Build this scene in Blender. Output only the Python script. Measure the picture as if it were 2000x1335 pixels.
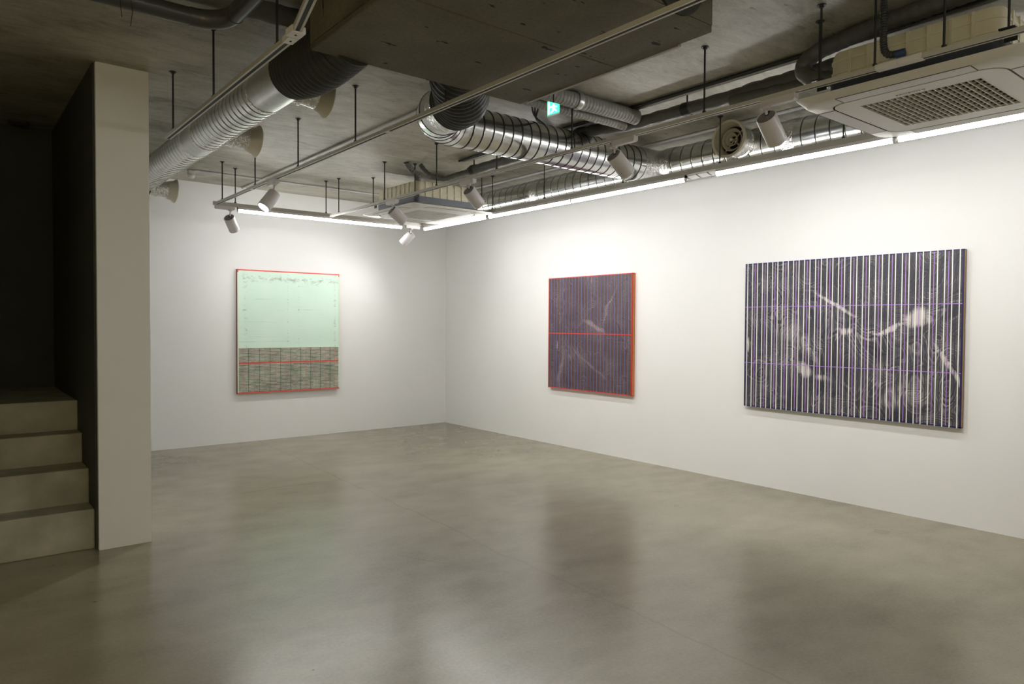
import bpy, bmesh, math, random
from mathutils import Vector, Matrix
random.seed(7)
for o in list(bpy.data.objects): bpy.data.objects.remove(o)
S = bpy.context.scene
COL = S.collection
PI = math.pi

# ---------------------------------------------------------------- camera, world, exposure
CAM_F, CAM_YAW, CAM_PITCH, CAM_ROLL, CAM_H = 1384.9, 0.6774, 0.0251, 0.0060, 1.40
def make_camera():
    cd = bpy.data.cameras.new('camera'); co = bpy.data.objects.new('camera', cd); COL.objects.link(co)
    cd.sensor_fit = 'HORIZONTAL'; cd.sensor_width = 36.0; cd.lens = CAM_F * 36.0 / 2000.0
    cd.clip_start = 0.05; cd.clip_end = 60
    cy, sy, cp, sp = math.cos(CAM_YAW), math.sin(CAM_YAW), math.cos(CAM_PITCH), math.sin(CAM_PITCH)
    F = Vector((sy*cp, cy*cp, -sp)); R0 = Vector((cy, -sy, 0)); U0 = R0.cross(F)
    cr, sr = math.cos(CAM_ROLL), math.sin(CAM_ROLL)
    Rv = R0*cr + U0*sr; Uv = U0*cr - R0*sr
    m = Matrix((Rv, Uv, -F)).transposed().to_4x4(); m.translation = (0, 0, CAM_H)
    co.matrix_world = m; S.camera = co
make_camera()
W = bpy.data.worlds.new('world'); S.world = W; W.use_nodes = True
W.node_tree.nodes['Background'].inputs[0].default_value = (1.0, 0.95, 0.8, 1)
W.node_tree.nodes['Background'].inputs[1].default_value = 0.0
S.view_settings.view_transform = 'Standard'
S.view_settings.look = 'None'
S.view_settings.gamma = 1.0
S.view_settings.use_curve_mapping = False
S.view_settings.exposure = 1.14
TUBE_POWER = 22.0       # emission of the LED battens
SPOT_POWER = 26.0       # watts of each track spot
TUBE_COL = (1.0, 0.994, 0.975, 1)

# ---------------------------------------------------------------- materials
def new_mat(name):
    m = bpy.data.materials.new(name); m.use_nodes = True
    nt = m.node_tree; b = nt.nodes['Principled BSDF']
    return m, nt, b
def N(nt, typ, **kw):
    n = nt.nodes.new(typ)
    for k, v in kw.items(): setattr(n, k, v)
    return n
def L(nt, a, b): nt.links.new(a, b)
def plain(name, col, rough=0.5, metal=0.0, noise=0.0, scale=20.0, bump=0.0, bscale=80.0, spec=0.5):
    m, nt, b = new_mat(name)
    b.inputs['Roughness'].default_value = rough; b.inputs['Metallic'].default_value = metal
    b.inputs['Specular IOR Level'].default_value = spec
    c = (*col, 1)
    tc = N(nt, 'ShaderNodeTexCoord')
    nz = N(nt, 'ShaderNodeTexNoise'); nz.inputs['Scale'].default_value = scale; nz.inputs['Detail'].default_value = 4
    L(nt, tc.outputs['Object'], nz.inputs['Vector'])
    mx = N(nt, 'ShaderNodeMix', data_type='RGBA')
    mx.inputs['A'].default_value = tuple(max(0, x*(1-noise)) for x in col) + (1,)
    mx.inputs['B'].default_value = tuple(min(1, x*(1+noise)) for x in col) + (1,)
    L(nt, nz.outputs['Fac'], mx.inputs['Factor']); L(nt, mx.outputs['Result'], b.inputs['Base Color'])
    if bump:
        n2 = N(nt, 'ShaderNodeTexNoise'); n2.inputs['Scale'].default_value = bscale; n2.inputs['Detail'].default_value = 3
        L(nt, tc.outputs['Object'], n2.inputs['Vector'])
        bp = N(nt, 'ShaderNodeBump'); bp.inputs['Strength'].default_value = bump; bp.inputs['Distance'].default_value = 0.01
        L(nt, n2.outputs['Fac'], bp.inputs['Height']); L(nt, bp.outputs['Normal'], b.inputs['Normal'])
    return m
def emit(name, col, strength):
    m, nt, b = new_mat(name)
    b.inputs['Base Color'].default_value = (0.9, 0.9, 0.9, 1)
    b.inputs['Emission Color'].default_value = (*col[:3], 1); b.inputs['Emission Strength'].default_value = strength
    return m
def ramp(nt, stops):
    r = N(nt, 'ShaderNodeValToRGB'); e = r.color_ramp.elements
    e[0].position, e[0].color = stops[0][0], (*stops[0][1], 1)
    e[1].position, e[1].color = stops[-1][0], (*stops[-1][1], 1)
    for p, c in stops[1:-1]:
        x = e.new(p); x.color = (*c, 1)
    return r
def mapping(nt, src, scale=(1, 1, 1), rot=(0, 0, 0), loc=(0, 0, 0)):
    mp = N(nt, 'ShaderNodeMapping')
    mp.inputs['Scale'].default_value = scale; mp.inputs['Rotation'].default_value = rot; mp.inputs['Location'].default_value = loc
    L(nt, src, mp.inputs['Vector']); return mp.outputs['Vector']
def noise(nt, vec, scale, detail=4, rough=0.5, dist=0.0):
    n = N(nt, 'ShaderNodeTexNoise'); n.inputs['Scale'].default_value = scale; n.inputs['Detail'].default_value = detail
    n.inputs['Roughness'].default_value = rough; n.inputs['Distortion'].default_value = dist
    L(nt, vec, n.inputs['Vector']); return n.outputs['Fac']
def math_n(nt, op, a, b=None, c=None, clamp=False):
    n = N(nt, 'ShaderNodeMath', operation=op); n.use_clamp = clamp
    for i, v in enumerate((a, b, c)):
        if v is None: continue
        if isinstance(v, (int, float)): n.inputs[i].default_value = v
        else: L(nt, v, n.inputs[i])
    return n.outputs[0]
def mixc(nt, fac, a, b, blend='MIX'):
    n = N(nt, 'ShaderNodeMix', data_type='RGBA', blend_type=blend)
    for k, v in (('Factor', fac), ('A', a), ('B', b)):
        if isinstance(v, (int, float)): n.inputs[k].default_value = v
        elif isinstance(v, tuple): n.inputs[k].default_value = (*v, 1)
        else: L(nt, v, n.inputs[k])
    return n.outputs['Result']

def wall_mat():
    m, nt, b = new_mat('painted_wall')
    tc = N(nt, 'ShaderNodeTexCoord')
    f = noise(nt, tc.outputs['Object'], 1.3, 5, .6)
    r = ramp(nt, [(.3, (.815, .815, .802)), (.7, (.840, .840, .830))]); L(nt, f, r.inputs['Fac'])
    L(nt, r.outputs['Color'], b.inputs['Base Color'])
    b.inputs['Roughness'].default_value = .62; b.inputs['Specular IOR Level'].default_value = .3
    f2 = noise(nt, tc.outputs['Object'], 160, 2)
    bp = N(nt, 'ShaderNodeBump'); bp.inputs['Strength'].default_value = .06; bp.inputs['Distance'].default_value = .004
    L(nt, f2, bp.inputs['Height']); L(nt, bp.outputs['Normal'], b.inputs['Normal'])
    return m
def concrete_ceiling():
    m, nt, b = new_mat('raw_concrete_ceiling')
    tc = N(nt, 'ShaderNodeTexCoord'); o = tc.outputs['Object']
    big = noise(nt, mapping(nt, o, (1, 1.5, 1), (0, 0, math.radians(24))), 1.3, 6, .6, .3)
    str_ = noise(nt, mapping(nt, o, (3.0, 7.5, 1), (0, 0, math.radians(24))), 1.5, 9, .74, .9)
    fine = noise(nt, o, 55, 5, .7)
    f = math_n(nt, 'ADD', math_n(nt, 'MULTIPLY', big, .45), math_n(nt, 'ADD', math_n(nt, 'MULTIPLY', str_, .4), math_n(nt, 'MULTIPLY', fine, .15)))
    r = ramp(nt, [(.36, (.165, .152, .112)), (.46, (.328, .310, .248)), (.55, (.448, .430, .360)), (.66, (.588, .572, .500))])
    L(nt, f, r.inputs['Fac'])
    # dark pock marks and board scars
    sp = noise(nt, mapping(nt, o, (1, 3.2, 1), (0, 0, math.radians(20))), 9.0, 3, .6)
    mk = math_n(nt, 'GREATER_THAN', sp, .70)
    c = mixc(nt, math_n(nt, 'MULTIPLY', mk, .6), r.outputs['Color'], (.09, .082, .065))
    L(nt, c, b.inputs['Base Color'])
    b.inputs['Roughness'].default_value = .52; b.inputs['Specular IOR Level'].default_value = .45
    bp = N(nt, 'ShaderNodeBump'); bp.inputs['Strength'].default_value = .35; bp.inputs['Distance'].default_value = .012
    L(nt, f, bp.inputs['Height']); L(nt, bp.outputs['Normal'], b.inputs['Normal'])
    return m
def concrete_floor():
    m, nt, b = new_mat('polished_concrete_floor')
    tc = N(nt, 'ShaderNodeTexCoord'); o = tc.outputs['Object']
    big = noise(nt, o, .5, 4, .5); mid = noise(nt, mapping(nt, o, (1, 1.6, 1), (0, 0, .5)), 2.2, 5, .55); fine = noise(nt, o, 60, 5, .7)
    f = math_n(nt, 'ADD', math_n(nt, 'MULTIPLY', big, .5), math_n(nt, 'ADD', math_n(nt, 'MULTIPLY', mid, .3), math_n(nt, 'MULTIPLY', fine, .2)))
    r = ramp(nt, [(.36, (.180, .159, .100)), (.5, (.262, .234, .156)), (.64, (.340, .306, .215))])
    L(nt, f, r.inputs['Fac'])
    sep = N(nt, 'ShaderNodeSeparateXYZ'); L(nt, o, sep.inputs[0]); x, y = sep.outputs[0], sep.outputs[1]
    # a long wandering hairline joint along the room and two short cracks
    wob = math_n(nt, 'MULTIPLY', math_n(nt, 'SUBTRACT', noise(nt, o, 1.6, 5, .6), .5), .18)
    line = math_n(nt, 'ADD', math_n(nt, 'MULTIPLY', y, .05), 2.49)
    d = math_n(nt, 'ABSOLUTE', math_n(nt, 'SUBTRACT', math_n(nt, 'ADD', x, wob), line))
    joint = math_n(nt, 'LESS_THAN', d, .009)
    wob2 = math_n(nt, 'MULTIPLY', math_n(nt, 'SUBTRACT', noise(nt, o, 2.5, 5), .5), .22)
    d2 = math_n(nt, 'ABSOLUTE', math_n(nt, 'SUBTRACT', math_n(nt, 'ADD', y, wob2), 5.92))
    gate = math_n(nt, 'MULTIPLY', math_n(nt, 'GREATER_THAN', x, 1.9), math_n(nt, 'LESS_THAN', x, 2.62))
    crack = math_n(nt, 'MULTIPLY', math_n(nt, 'LESS_THAN', d2, .005), gate)
    d3 = math_n(nt, 'ABSOLUTE', math_n(nt, 'SUBTRACT', math_n(nt, 'ADD', math_n(nt, 'ADD', x, math_n(nt, 'MULTIPLY', y, .5)), wob2), 4.0))
    gate3 = math_n(nt, 'MULTIPLY', math_n(nt, 'GREATER_THAN', y, 3.1), math_n(nt, 'LESS_THAN', y, 3.75))
    crack3 = math_n(nt, 'MULTIPLY', math_n(nt, 'LESS_THAN', d3, .003), gate3)
    marks = math_n(nt, 'MAXIMUM', math_n(nt, 'MULTIPLY', joint, .30), math_n(nt, 'MULTIPLY', math_n(nt, 'MAXIMUM', crack, crack3), .8))
    c = mixc(nt, marks, r.outputs['Color'], (.17, .15, .11))
    # pale worn patch on the joint, dark specks and two scuffed repair patches
    vs = N(nt, 'ShaderNodeTexVoronoi'); vs.inputs['Scale'].default_value = 2.3; L(nt, o, vs.inputs['Vector'])
    spk = math_n(nt, 'MULTIPLY', math_n(nt, 'LESS_THAN', vs.outputs['Distance'], .022), .7)
    c = mixc(nt, spk, c, (.10, .09, .07))
    for (px, py, hx, hy, rot) in ((4.43, 3.46, .05, .018, .6), (4.74, 6.20, .10, .05, .3), (4.98, 2.16, .05, .05, .2)):
        ca, sa = math.cos(rot), math.sin(rot); w_ = math_n(nt, 'MULTIPLY', math_n(nt, 'SUBTRACT', noise(nt, o, 14, 3), .5), .06)
        dx = math_n(nt, 'ADD', math_n(nt, 'SUBTRACT', x, px), w_); dy_ = math_n(nt, 'ADD', math_n(nt, 'SUBTRACT', y, py), w_)
        u_ = math_n(nt, 'ABSOLUTE', math_n(nt, 'ADD', math_n(nt, 'MULTIPLY', dx, ca), math_n(nt, 'MULTIPLY', dy_, sa)))
        v_ = math_n(nt, 'ABSOLUTE', math_n(nt, 'SUBTRACT', math_n(nt, 'MULTIPLY', dy_, ca), math_n(nt, 'MULTIPLY', dx, sa)))
        k = math_n(nt, 'MULTIPLY', math_n(nt, 'MULTIPLY', math_n(nt, 'LESS_THAN', u_, hx), math_n(nt, 'LESS_THAN', v_, hy)), .28)
        c = mixc(nt, k, c, (.16, .14, .10))
    L(nt, c, b.inputs['Base Color'])
    ro = N(nt, 'ShaderNodeMapRange'); ro.inputs['From Min'].default_value = .35; ro.inputs['From Max'].default_value = .65
    ro.inputs['To Min'].default_value = .232; ro.inputs['To Max'].default_value = .262
    L(nt, mid, ro.inputs['Value']); L(nt, ro.outputs[0], b.inputs['Roughness'])
    b.inputs['Specular IOR Level'].default_value = 1.0
    bp = N(nt, 'ShaderNodeBump'); bp.inputs['Strength'].default_value = .03; bp.inputs['Distance'].default_value = .01
    L(nt, big, bp.inputs['Height']); L(nt, bp.outputs['Normal'], b.inputs['Normal'])
    return m
def galvanised(name, col=(.66, .67, .66), rough=.21, scale=26, bump=.0):
    m, nt, b = new_mat(name); b.inputs['Metallic'].default_value = 1.0
    tc = N(nt, 'ShaderNodeTexCoord'); o = tc.outputs['Object']
    vo = N(nt, 'ShaderNodeTexVoronoi'); vo.inputs['Scale'].default_value = scale; L(nt, o, vo.inputs['Vector'])
    sp = N(nt, 'ShaderNodeSeparateColor'); L(nt, vo.outputs['Color'], sp.inputs[0])
    c = mixc(nt, sp.outputs[0], tuple(x*.94 for x in col), tuple(min(1, x*1.05) for x in col)); L(nt, c, b.inputs['Base Color'])
    ro = math_n(nt, 'ADD', math_n(nt, 'MULTIPLY', noise(nt, o, 9, 4), .08), rough-.04); L(nt, ro, b.inputs['Roughness'])
    if bump:
        bp = N(nt, 'ShaderNodeBump'); bp.inputs['Strength'].default_value = bump; bp.inputs['Distance'].default_value = .02
        L(nt, noise(nt, o, 34, 3, .6, 1.2), bp.inputs['Height']); L(nt, bp.outputs['Normal'], b.inputs['Normal'])
    return m
def insulation_board():
    m, nt, b = new_mat('dark_insulation_board')
    tc = N(nt, 'ShaderNodeTexCoord'); o = tc.outputs['Object']
    f = noise(nt, o, 60, 6, .75); g = noise(nt, o, 2.2, 5, .6)
    r = ramp(nt, [(.35, (.105, .096, .068)), (.65, (.185, .170, .128))])
    L(nt, math_n(nt, 'ADD', math_n(nt, 'MULTIPLY', f, .5), math_n(nt, 'MULTIPLY', g, .5)), r.inputs['Fac'])
    sc = noise(nt, mapping(nt, o, (2.2, 5.5, 1), (0, 0, .5)), 2.6, 3, .55)
    c = mixc(nt, math_n(nt, 'GREATER_THAN', sc, .67), r.outputs['Color'], (.014, .013, .010))
    L(nt, c, b.inputs['Base Color']); b.inputs['Roughness'].default_value = .8; b.inputs['Specular IOR Level'].default_value = .2
    bp = N(nt, 'ShaderNodeBump'); bp.inputs['Strength'].default_value = .25; bp.inputs['Distance'].default_value = .006
    L(nt, f, bp.inputs['Height']); L(nt, bp.outputs['Normal'], b.inputs['Normal'])
    return m
def swirl_paint(name, seed, horiz, dark, mid, light, patches):
    """finger-swirled paint: contour strokes of warped noise, with pale smears at given places"""
    m, nt, b = new_mat(name)
    tc = N(nt, 'ShaderNodeTexCoord'); o = tc.outputs['Object']
    sep = N(nt, 'ShaderNodeSeparateXYZ'); L(nt, o, sep.inputs[0])
    u = sep.outputs[0 if horiz == 'x' else 1]; v = sep.outputs[2]
    cmb = N(nt, 'ShaderNodeCombineXYZ'); L(nt, u, cmb.inputs[0]); L(nt, v, cmb.inputs[1]); cmb.inputs[2].default_value = seed
    p = cmb.outputs[0]
    def strands(vec, sc, k, w):
        fld = noise(nt, vec, sc, 1.2, .5, w)
        n = N(nt, 'ShaderNodeTexNoise', noise_dimensions='1D'); n.inputs['Scale'].default_value = 1.0; n.inputs['Detail'].default_value = 4; n.inputs['Roughness'].default_value = .7
        L(nt, math_n(nt, 'MULTIPLY', fld, k), n.inputs['W']); return n.outputs['Fac']
    s1 = strands(p, 1.9, 105, .7); s2 = strands(mapping(nt, p, (1, 1, 1), (0, 0, .9), (5, 3, 0)), 3.0, 80, .5)
    msk = noise(nt, p, 3.0, 2, .5); mr = N(nt, 'ShaderNodeMapRange'); mr.inputs['From Min'].default_value = .46; mr.inputs['From Max'].default_value = .54
    L(nt, msk, mr.inputs['Value'])
    mx = N(nt, 'ShaderNodeMix', data_type='FLOAT'); L(nt, mr.outputs[0], mx.inputs['Factor']); L(nt, s1, mx.inputs['A']); L(nt, s2, mx.inputs['B'])
    stroke = math_n(nt, 'MULTIPLY_ADD', math_n(nt, 'SUBTRACT', mx.outputs['Result'], .5), 2.1, .40)
    brk = noise(nt, p, 6, 3, .6)
    tone = math_n(nt, 'ADD', math_n(nt, 'MULTIPLY', math_n(nt, 'MULTIPLY', stroke, brk), 1.0), math_n(nt, 'MULTIPLY', noise(nt, p, 3.2, 4, .6), .42))
    # pale smears where the paint was wiped: soft discs and slanting bars warped by noise
    warpx = math_n(nt, 'MULTIPLY', math_n(nt, 'SUBTRACT', noise(nt, p, 4.5, 3), .5), .17)
    q = cmb.outputs[0]; sm = None
    for (pu, pv, ru, rv, ang, amt) in patches:
        du = math_n(nt, 'SUBTRACT', math_n(nt, 'ADD', u, warpx), pu); dv = math_n(nt, 'SUBTRACT', math_n(nt, 'ADD', v, warpx), pv)
        ca, sa = math.cos(ang), math.sin(ang)
        a = math_n(nt, 'DIVIDE', math_n(nt, 'ADD', math_n(nt, 'MULTIPLY', du, ca), math_n(nt, 'MULTIPLY', dv, sa)), ru)
        c = math_n(nt, 'DIVIDE', math_n(nt, 'SUBTRACT', math_n(nt, 'MULTIPLY', dv, ca), math_n(nt, 'MULTIPLY', du, sa)), rv)
        e = math_n(nt, 'SUBTRACT', 1.0, math_n(nt, 'ADD', math_n(nt, 'MULTIPLY', a, a), math_n(nt, 'MULTIPLY', c, c)), clamp=True)
        e = math_n(nt, 'MULTIPLY', e, amt)
        sm = e if sm is None else math_n(nt, 'MAXIMUM', sm, e)
    if sm is not None: tone = math_n(nt, 'ADD', tone, sm)
    fl = noise(nt, mapping(nt, p, (90, 1.2, 1)), 1.0, 2)
    tone = math_n(nt, 'ADD', tone, math_n(nt, 'MULTIPLY', math_n(nt, 'SUBTRACT', fl, .5), .22))
    r = ramp(nt, [(.22, dark), (.46, mid), (.95, light)]); L(nt, tone, r.inputs['Fac'])
    L(nt, r.outputs['Color'], b.inputs['Base Color'])
    b.inputs['Roughness'].default_value = .42
    bp = N(nt, 'ShaderNodeBump'); bp.inputs['Strength'].default_value = .3; bp.inputs['Distance'].default_value = .004
    L(nt, stroke, bp.inputs['Height']); L(nt, bp.outputs['Normal'], b.inputs['Normal'])
    return m, nt, b, u, r
def mint_paint():
    m, nt, b = new_mat('scuffed_mint_paint')
    tc = N(nt, 'ShaderNodeTexCoord'); o = tc.outputs['Object']
    sep = N(nt, 'ShaderNodeSeparateXYZ'); L(nt, o, sep.inputs[0]); u, v = sep.outputs[0], sep.outputs[2]
    base = ramp(nt, [(.3, (.64, .84, .70)), (.7, (.71, .885, .77))]); L(nt, noise(nt, o, 2.5, 5), base.inputs['Fac'])
    # horizontal hairline scratches, scuffs near the top edge, the sides and on two plumb lines
    def soft(v, lo, hi):
        n = N(nt, 'ShaderNodeMapRange'); n.inputs['From Min'].default_value = lo; n.inputs['From Max'].default_value = hi; L(nt, v, n.inputs['Value']); return n.outputs[0]
    hs = noise(nt, mapping(nt, o, (3.5, 1, 150)), 1.0, 4, .65)
    scr = math_n(nt, 'MULTIPLY', soft(hs, .62, .78), .45)
    blot = noise(nt, mapping(nt, o, (11, 1, 22)), 1.0, 8, .78, .5)
    def band(coord, c, wdt):
        d = math_n(nt, 'DIVIDE', math_n(nt, 'ABSOLUTE', math_n(nt, 'SUBTRACT', coord, c)), wdt)
        return math_n(nt, 'SUBTRACT', 1.0, d, clamp=True)
    top = math_n(nt, 'MULTIPLY', band(v, 1.345, .07), math_n(nt, 'GREATER_THAN', noise(nt, o, 4.0, 2), .47))
    zone = math_n(nt, 'MAXIMUM', top, math_n(nt, 'MAXIMUM', math_n(nt, 'MULTIPLY', band(u, .572, .04), .8), math_n(nt, 'MULTIPLY', band(u, -.55, .07), .65)))
    bl = soft(math_n(nt, 'ADD', blot, math_n(nt, 'MULTIPLY', zone, .22)), .64, .80)
    tick = soft(math_n(nt, 'ADD', noise(nt, mapping(nt, o, (1, 1, 60)), 1.0, 3, .6), math_n(nt, 'MULTIPLY', math_n(nt, 'MAXIMUM', band(u, -.035, .014), band(u, .10, .012)), .16)), .68, .78)
    mk = math_n(nt, 'MAXIMUM', math_n(nt, 'MAXIMUM', scr, math_n(nt, 'MULTIPLY', bl, .62)), math_n(nt, 'MULTIPLY', tick, .75))
    c = mixc(nt, mk, base.outputs['Color'], (.16, .18, .155))
    L(nt, c, b.inputs['Base Color']); b.inputs['Roughness'].default_value = .35
    return m
def grain_paint():
    m, nt, b = new_mat('brushed_grey_brown_paint')
    tc = N(nt, 'ShaderNodeTexCoord'); o = tc.outputs['Object']
    f = math_n(nt, 'ADD', math_n(nt, 'MULTIPLY', noise(nt, mapping(nt, o, (9, 1, 60)), 1.0, 5, .7, .8), .7), math_n(nt, 'MULTIPLY', noise(nt, o, 5, 3), .3))
    r = ramp(nt, [(.33, (.05, .042, .033)), (.48, (.26, .228, .19)), (.64, (.54, .49, .42))]); L(nt, f, r.inputs['Fac'])
    L(nt, r.outputs['Color'], b.inputs['Base Color']); b.inputs['Roughness'].default_value = .5
    return m

M = {}
M['wall'] = wall_mat(); M['ceil'] = concrete_ceiling(); M['floor'] = concrete_floor()
M['lining'] = plain('shade_coloured_stairwell_plaster', (.05, .053, .042), .8, noise=.3, scale=3, bump=.15, bscale=40)  # stairwell shade is put into this near-black plaster colour
M['stair'] = plain('stair_concrete', (.38, .37, .285), .75, noise=.5, scale=5.5, bump=.25, bscale=30)
M['galv'] = galvanised('galvanised_spiral_duct'); M['galv_plain'] = galvanised('galvanised_sheet', (.56, .57, .56), .3)
M['seam'] = plain('duct_seam', (.055, .055, .050), .5, 1.0)
M['foil'] = galvanised('crumpled_foil_tape', (.74, .74, .73), .2, 40, .55)
M['flex'] = plain('black_flexible_duct', (.030, .031, .029), .55, noise=.3, bump=.4, bscale=40)
M['board'] = insulation_board()
M['board_edge'] = plain('grey_edge_tape', (.30, .29, .27), .6)
M['rail'] = plain('off_white_rail_paint', (.50, .485, .44), .38, noise=.05)
M['slot'] = plain('black_track_slot', (.006, .006, .006), .6)
M['rod'] = plain('dark_threaded_rod', (.050, .052, .050), .42, .8)
M['white'] = plain('white_powder_coat', (.72, .70, .70), .36, noise=.03)
M['head'] = plain('spot_head_enamel', (.60, .575, .585), .34, noise=.03)
M['vent'] = plain('spot_back_vent', (.20, .185, .19), .5)
M['lens'] = emit('spot_lens_glow', (.86, .92, 1.0), 18.0)
M['tube'] = emit('led_tube_glow', TUBE_COL, TUBE_POWER)
M['acpanel'] = plain('air_conditioner_panel', (.66, .645, .59), .42, noise=.03)
M['acflap'] = plain('air_conditioner_flap', (.60, .575, .545), .42, noise=.03)
M['acbody'] = plain('cream_foam_casing', (.62, .58, .44), .6, noise=.08, scale=6)
M['acband'] = plain('dark_blue_grey_casing_band', (.045, .052, .070), .45)
M['acband2'] = plain('blue_grey_casing_band', (.135, .145, .175), .45)
M['groove'] = plain('panel_groove', (.025, .022, .018), .7)
M['hole'] = plain('grille_void', (.012, .011, .008), .8)
M['beige'] = plain('beige_plastic', (.56, .52, .40), .35, noise=.04)
M['insul'] = plain('dark_grey_pipe_wrap', (.105, .104, .096), .5, noise=.3, scale=14, bump=.5, bscale=26)
M['wrap'] = plain('grey_tape_wrapped_pipe', (.26, .255, .24), .5, noise=.2, scale=18, bump=.5, bscale=30)
M['hose'] = plain('grey_hose', (.15, .15, .14), .5, noise=.2)
M['pvc'] = plain('charcoal_drain_pipe', (.055, .055, .058), .33, noise=.2, scale=4)
M['cable'] = plain('black_cable', (.012, .012, .012), .5)
M['conduit'] = plain('pale_conduit', (.55, .55, .56), .45)
M['steel'] = plain('zinc_bracket', (.45, .45, .44), .35, 1.0)
M['blue'] = plain('blue_hose_clip', (.03, .06, .16), .5)
M['sign'] = emit('green_sign_glow', (.0, .80, .34), 1.5)
M['signw'] = emit('white_sign_glow', (.85, 1.0, .93), 1.5)
M['red'] = plain('vermilion_paint', (.72, .045, .020), .4)
M['coral'] = plain('coral_red_paint', (.80, .10, .075), .4)
M['dred'] = plain('dark_red_paint', (.22, .030, .015), .5)
M['ochre'] = plain('raw_wood_edge', (.46, .27, .085), .6, noise=.2, scale=30)
M['navy'] = plain('navy_paint', (.014, .012, .085), .4)
M['linenavy'] = plain('thin_navy_paint_line', (.035, .032, .105), .4)
M['lineblue'] = plain('periwinkle_paint_line', (.14, .145, .37), .4)
M['linewhite'] = plain('white_paint_line', (.84, .85, .86), .4)
M['linepurple'] = plain('violet_paint_line', (.46, .24, .70), .4)
M['linegreen'] = plain('dark_green_paint_line', (.012, .045, .015), .4)
M['linemint'] = plain('pale_mint_paint_line', (.50, .62, .48), .4)
M['lineedge'] = plain('pale_cream_edge', (.68, .80, .60), .4)
M['linered'] = plain('dull_red_paint_line', (.45, .10, .085), .4)
M['mint'] = mint_paint(); M['grain'] = grain_paint()

# ---------------------------------------------------------------- mesh helpers
class MB:
    def __init__(s): s.v = []; s.f = []; s.mi = []; s.cur = 0
    def add(s, vs, fs):
        k = len(s.v); s.v += [tuple(v) for v in vs]; s.f += [tuple(i+k for i in f) for f in fs]; s.mi += [s.cur]*len(fs)
    def box(s, a, b):
        x0, x1 = sorted((a[0], b[0])); y0, y1 = sorted((a[1], b[1])); z0, z1 = sorted((a[2], b[2]))
        s.add([(x0,y0,z0),(x1,y0,z0),(x1,y1,z0),(x0,y1,z0),(x0,y0,z1),(x1,y0,z1),(x1,y1,z1),(x0,y1,z1)],
              [(0,3,2,1),(4,5,6,7),(0,1,5,4),(1,2,6,5),(2,3,7,6),(3,0,4,7)])
    def sweep(s, path, rad, n=24, caps=True, mats=None):
        """rings of given radius along a polyline, parallel-transported frames"""
        P = [Vector(p) for p in path]; m = len(P)
        T = []
        for i in range(m):
            d = (P[min(i+1, m-1)] - P[max(i-1, 0)])
            T.append(d.normalized() if d.length > 1e-9 else (T[-1] if T else Vector((0, 0, 1))))
        t = T[0]; a = Vector((0, 0, 1)) if abs(t.z) < .9 else Vector((1, 0, 0))
        u = t.cross(a).normalized(); k = len(s.v)
        for i in range(m):
            if i:
                ax = T[i-1].cross(T[i])
                if ax.length > 1e-7:
                    u = Matrix.Rotation(T[i-1].angle(T[i]), 3, ax.normalized()) @ u
            w = T[i].cross(u)
            r = rad[i] if isinstance(rad, (list, tuple)) else rad
            for j in range(n):
                an = 2*PI*j/n; s.v.append(tuple(P[i] + (u*math.cos(an) + w*math.sin(an))*r))
        for i in range(m-1):
            for j in range(n):
                j2 = (j+1) % n
                s.f.append((k+i*n+j, k+i*n+j2, k+(i+1)*n+j2, k+(i+1)*n+j)); s.mi.append(mats[i] if mats else s.cur)
        if caps:
            s.f.append(tuple(k+j for j in reversed(range(n)))); s.mi.append(s.cur)
            s.f.append(tuple(k+(m-1)*n+j for j in range(n))); s.mi.append(s.cur)
    def cyl(s, a, b, r, n=16): s.sweep([a, b], r, n)
    def lathe(s, origin, axis, prof, n=32, closed=False):
        """prof: list of (distance along axis, radius)"""
        o = Vector(origin); t = Vector(axis).normalized(); a = Vector((0, 0, 1)) if abs(t.z) < .9 else Vector((1, 0, 0))
        u = t.cross(a).normalized(); w = t.cross(u); k = len(s.v); m = len(prof)
        for (d, r) in prof:
            for j in range(n):
                an = 2*PI*j/n; s.v.append(tuple(o + t*d + (u*math.cos(an)+w*math.sin(an))*r))
        rows = m if closed else m-1
        for i in range(rows):
            i2 = (i+1) % m
            for j in range(n):
                j2 = (j+1) % n
                s.f.append((k+i*n+j, k+i*n+j2, k+i2*n+j2, k+i2*n+j)); s.mi.append(s.cur)
    def loft(s, loops, cap0=True, cap1=True):
        k = len(s.v); n = len(loops[0])
        for lp in loops: s.v += [tuple(p) for p in lp]
        for i in range(len(loops)-1):
            for j in range(n):
                j2 = (j+1) % n
                s.f.append((k+i*n+j, k+i*n+j2, k+(i+1)*n+j2, k+(i+1)*n+j)); s.mi.append(s.cur)
        if cap0: s.f.append(tuple(k+j for j in reversed(range(n)))); s.mi.append(s.cur)
        if cap1: s.f.append(tuple(k+(len(loops)-1)*n+j for j in range(n))); s.mi.append(s.cur)
    def mesh(s, name, off=(0, 0, 0), smooth=None):
        me = bpy.data.meshes.new(name); ox, oy, oz = off
        me.from_pydata([(x-ox, y-oy, z-oz) for x, y, z in s.v], [], s.f)
        me.polygons.foreach_set('material_index', s.mi)
        bm = bmesh.new(); bm.from_mesh(me); bmesh.ops.recalc_face_normals(bm, faces=bm.faces); bm.to_mesh(me); bm.free()
        if smooth is not None:
            me.polygons.foreach_set('use_smooth', [True]*len(me.polygons)); me.set_sharp_from_angle(angle=math.radians(smooth))
        me.update(); return me
def rrect(x0, x1, y0, y1, r, z, n=6):
    pts = []
    for cx, cy, a0 in ((x1-r, y1-r, 0), (x0+r, y1-r, PI/2), (x0+r, y0+r, PI), (x1-r, y0+r, 1.5*PI)):
        for i in range(n+1):
            a = a0 + PI/2*i/n; pts.append((cx+r*math.cos(a), cy+r*math.sin(a), z))
    return pts
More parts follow.
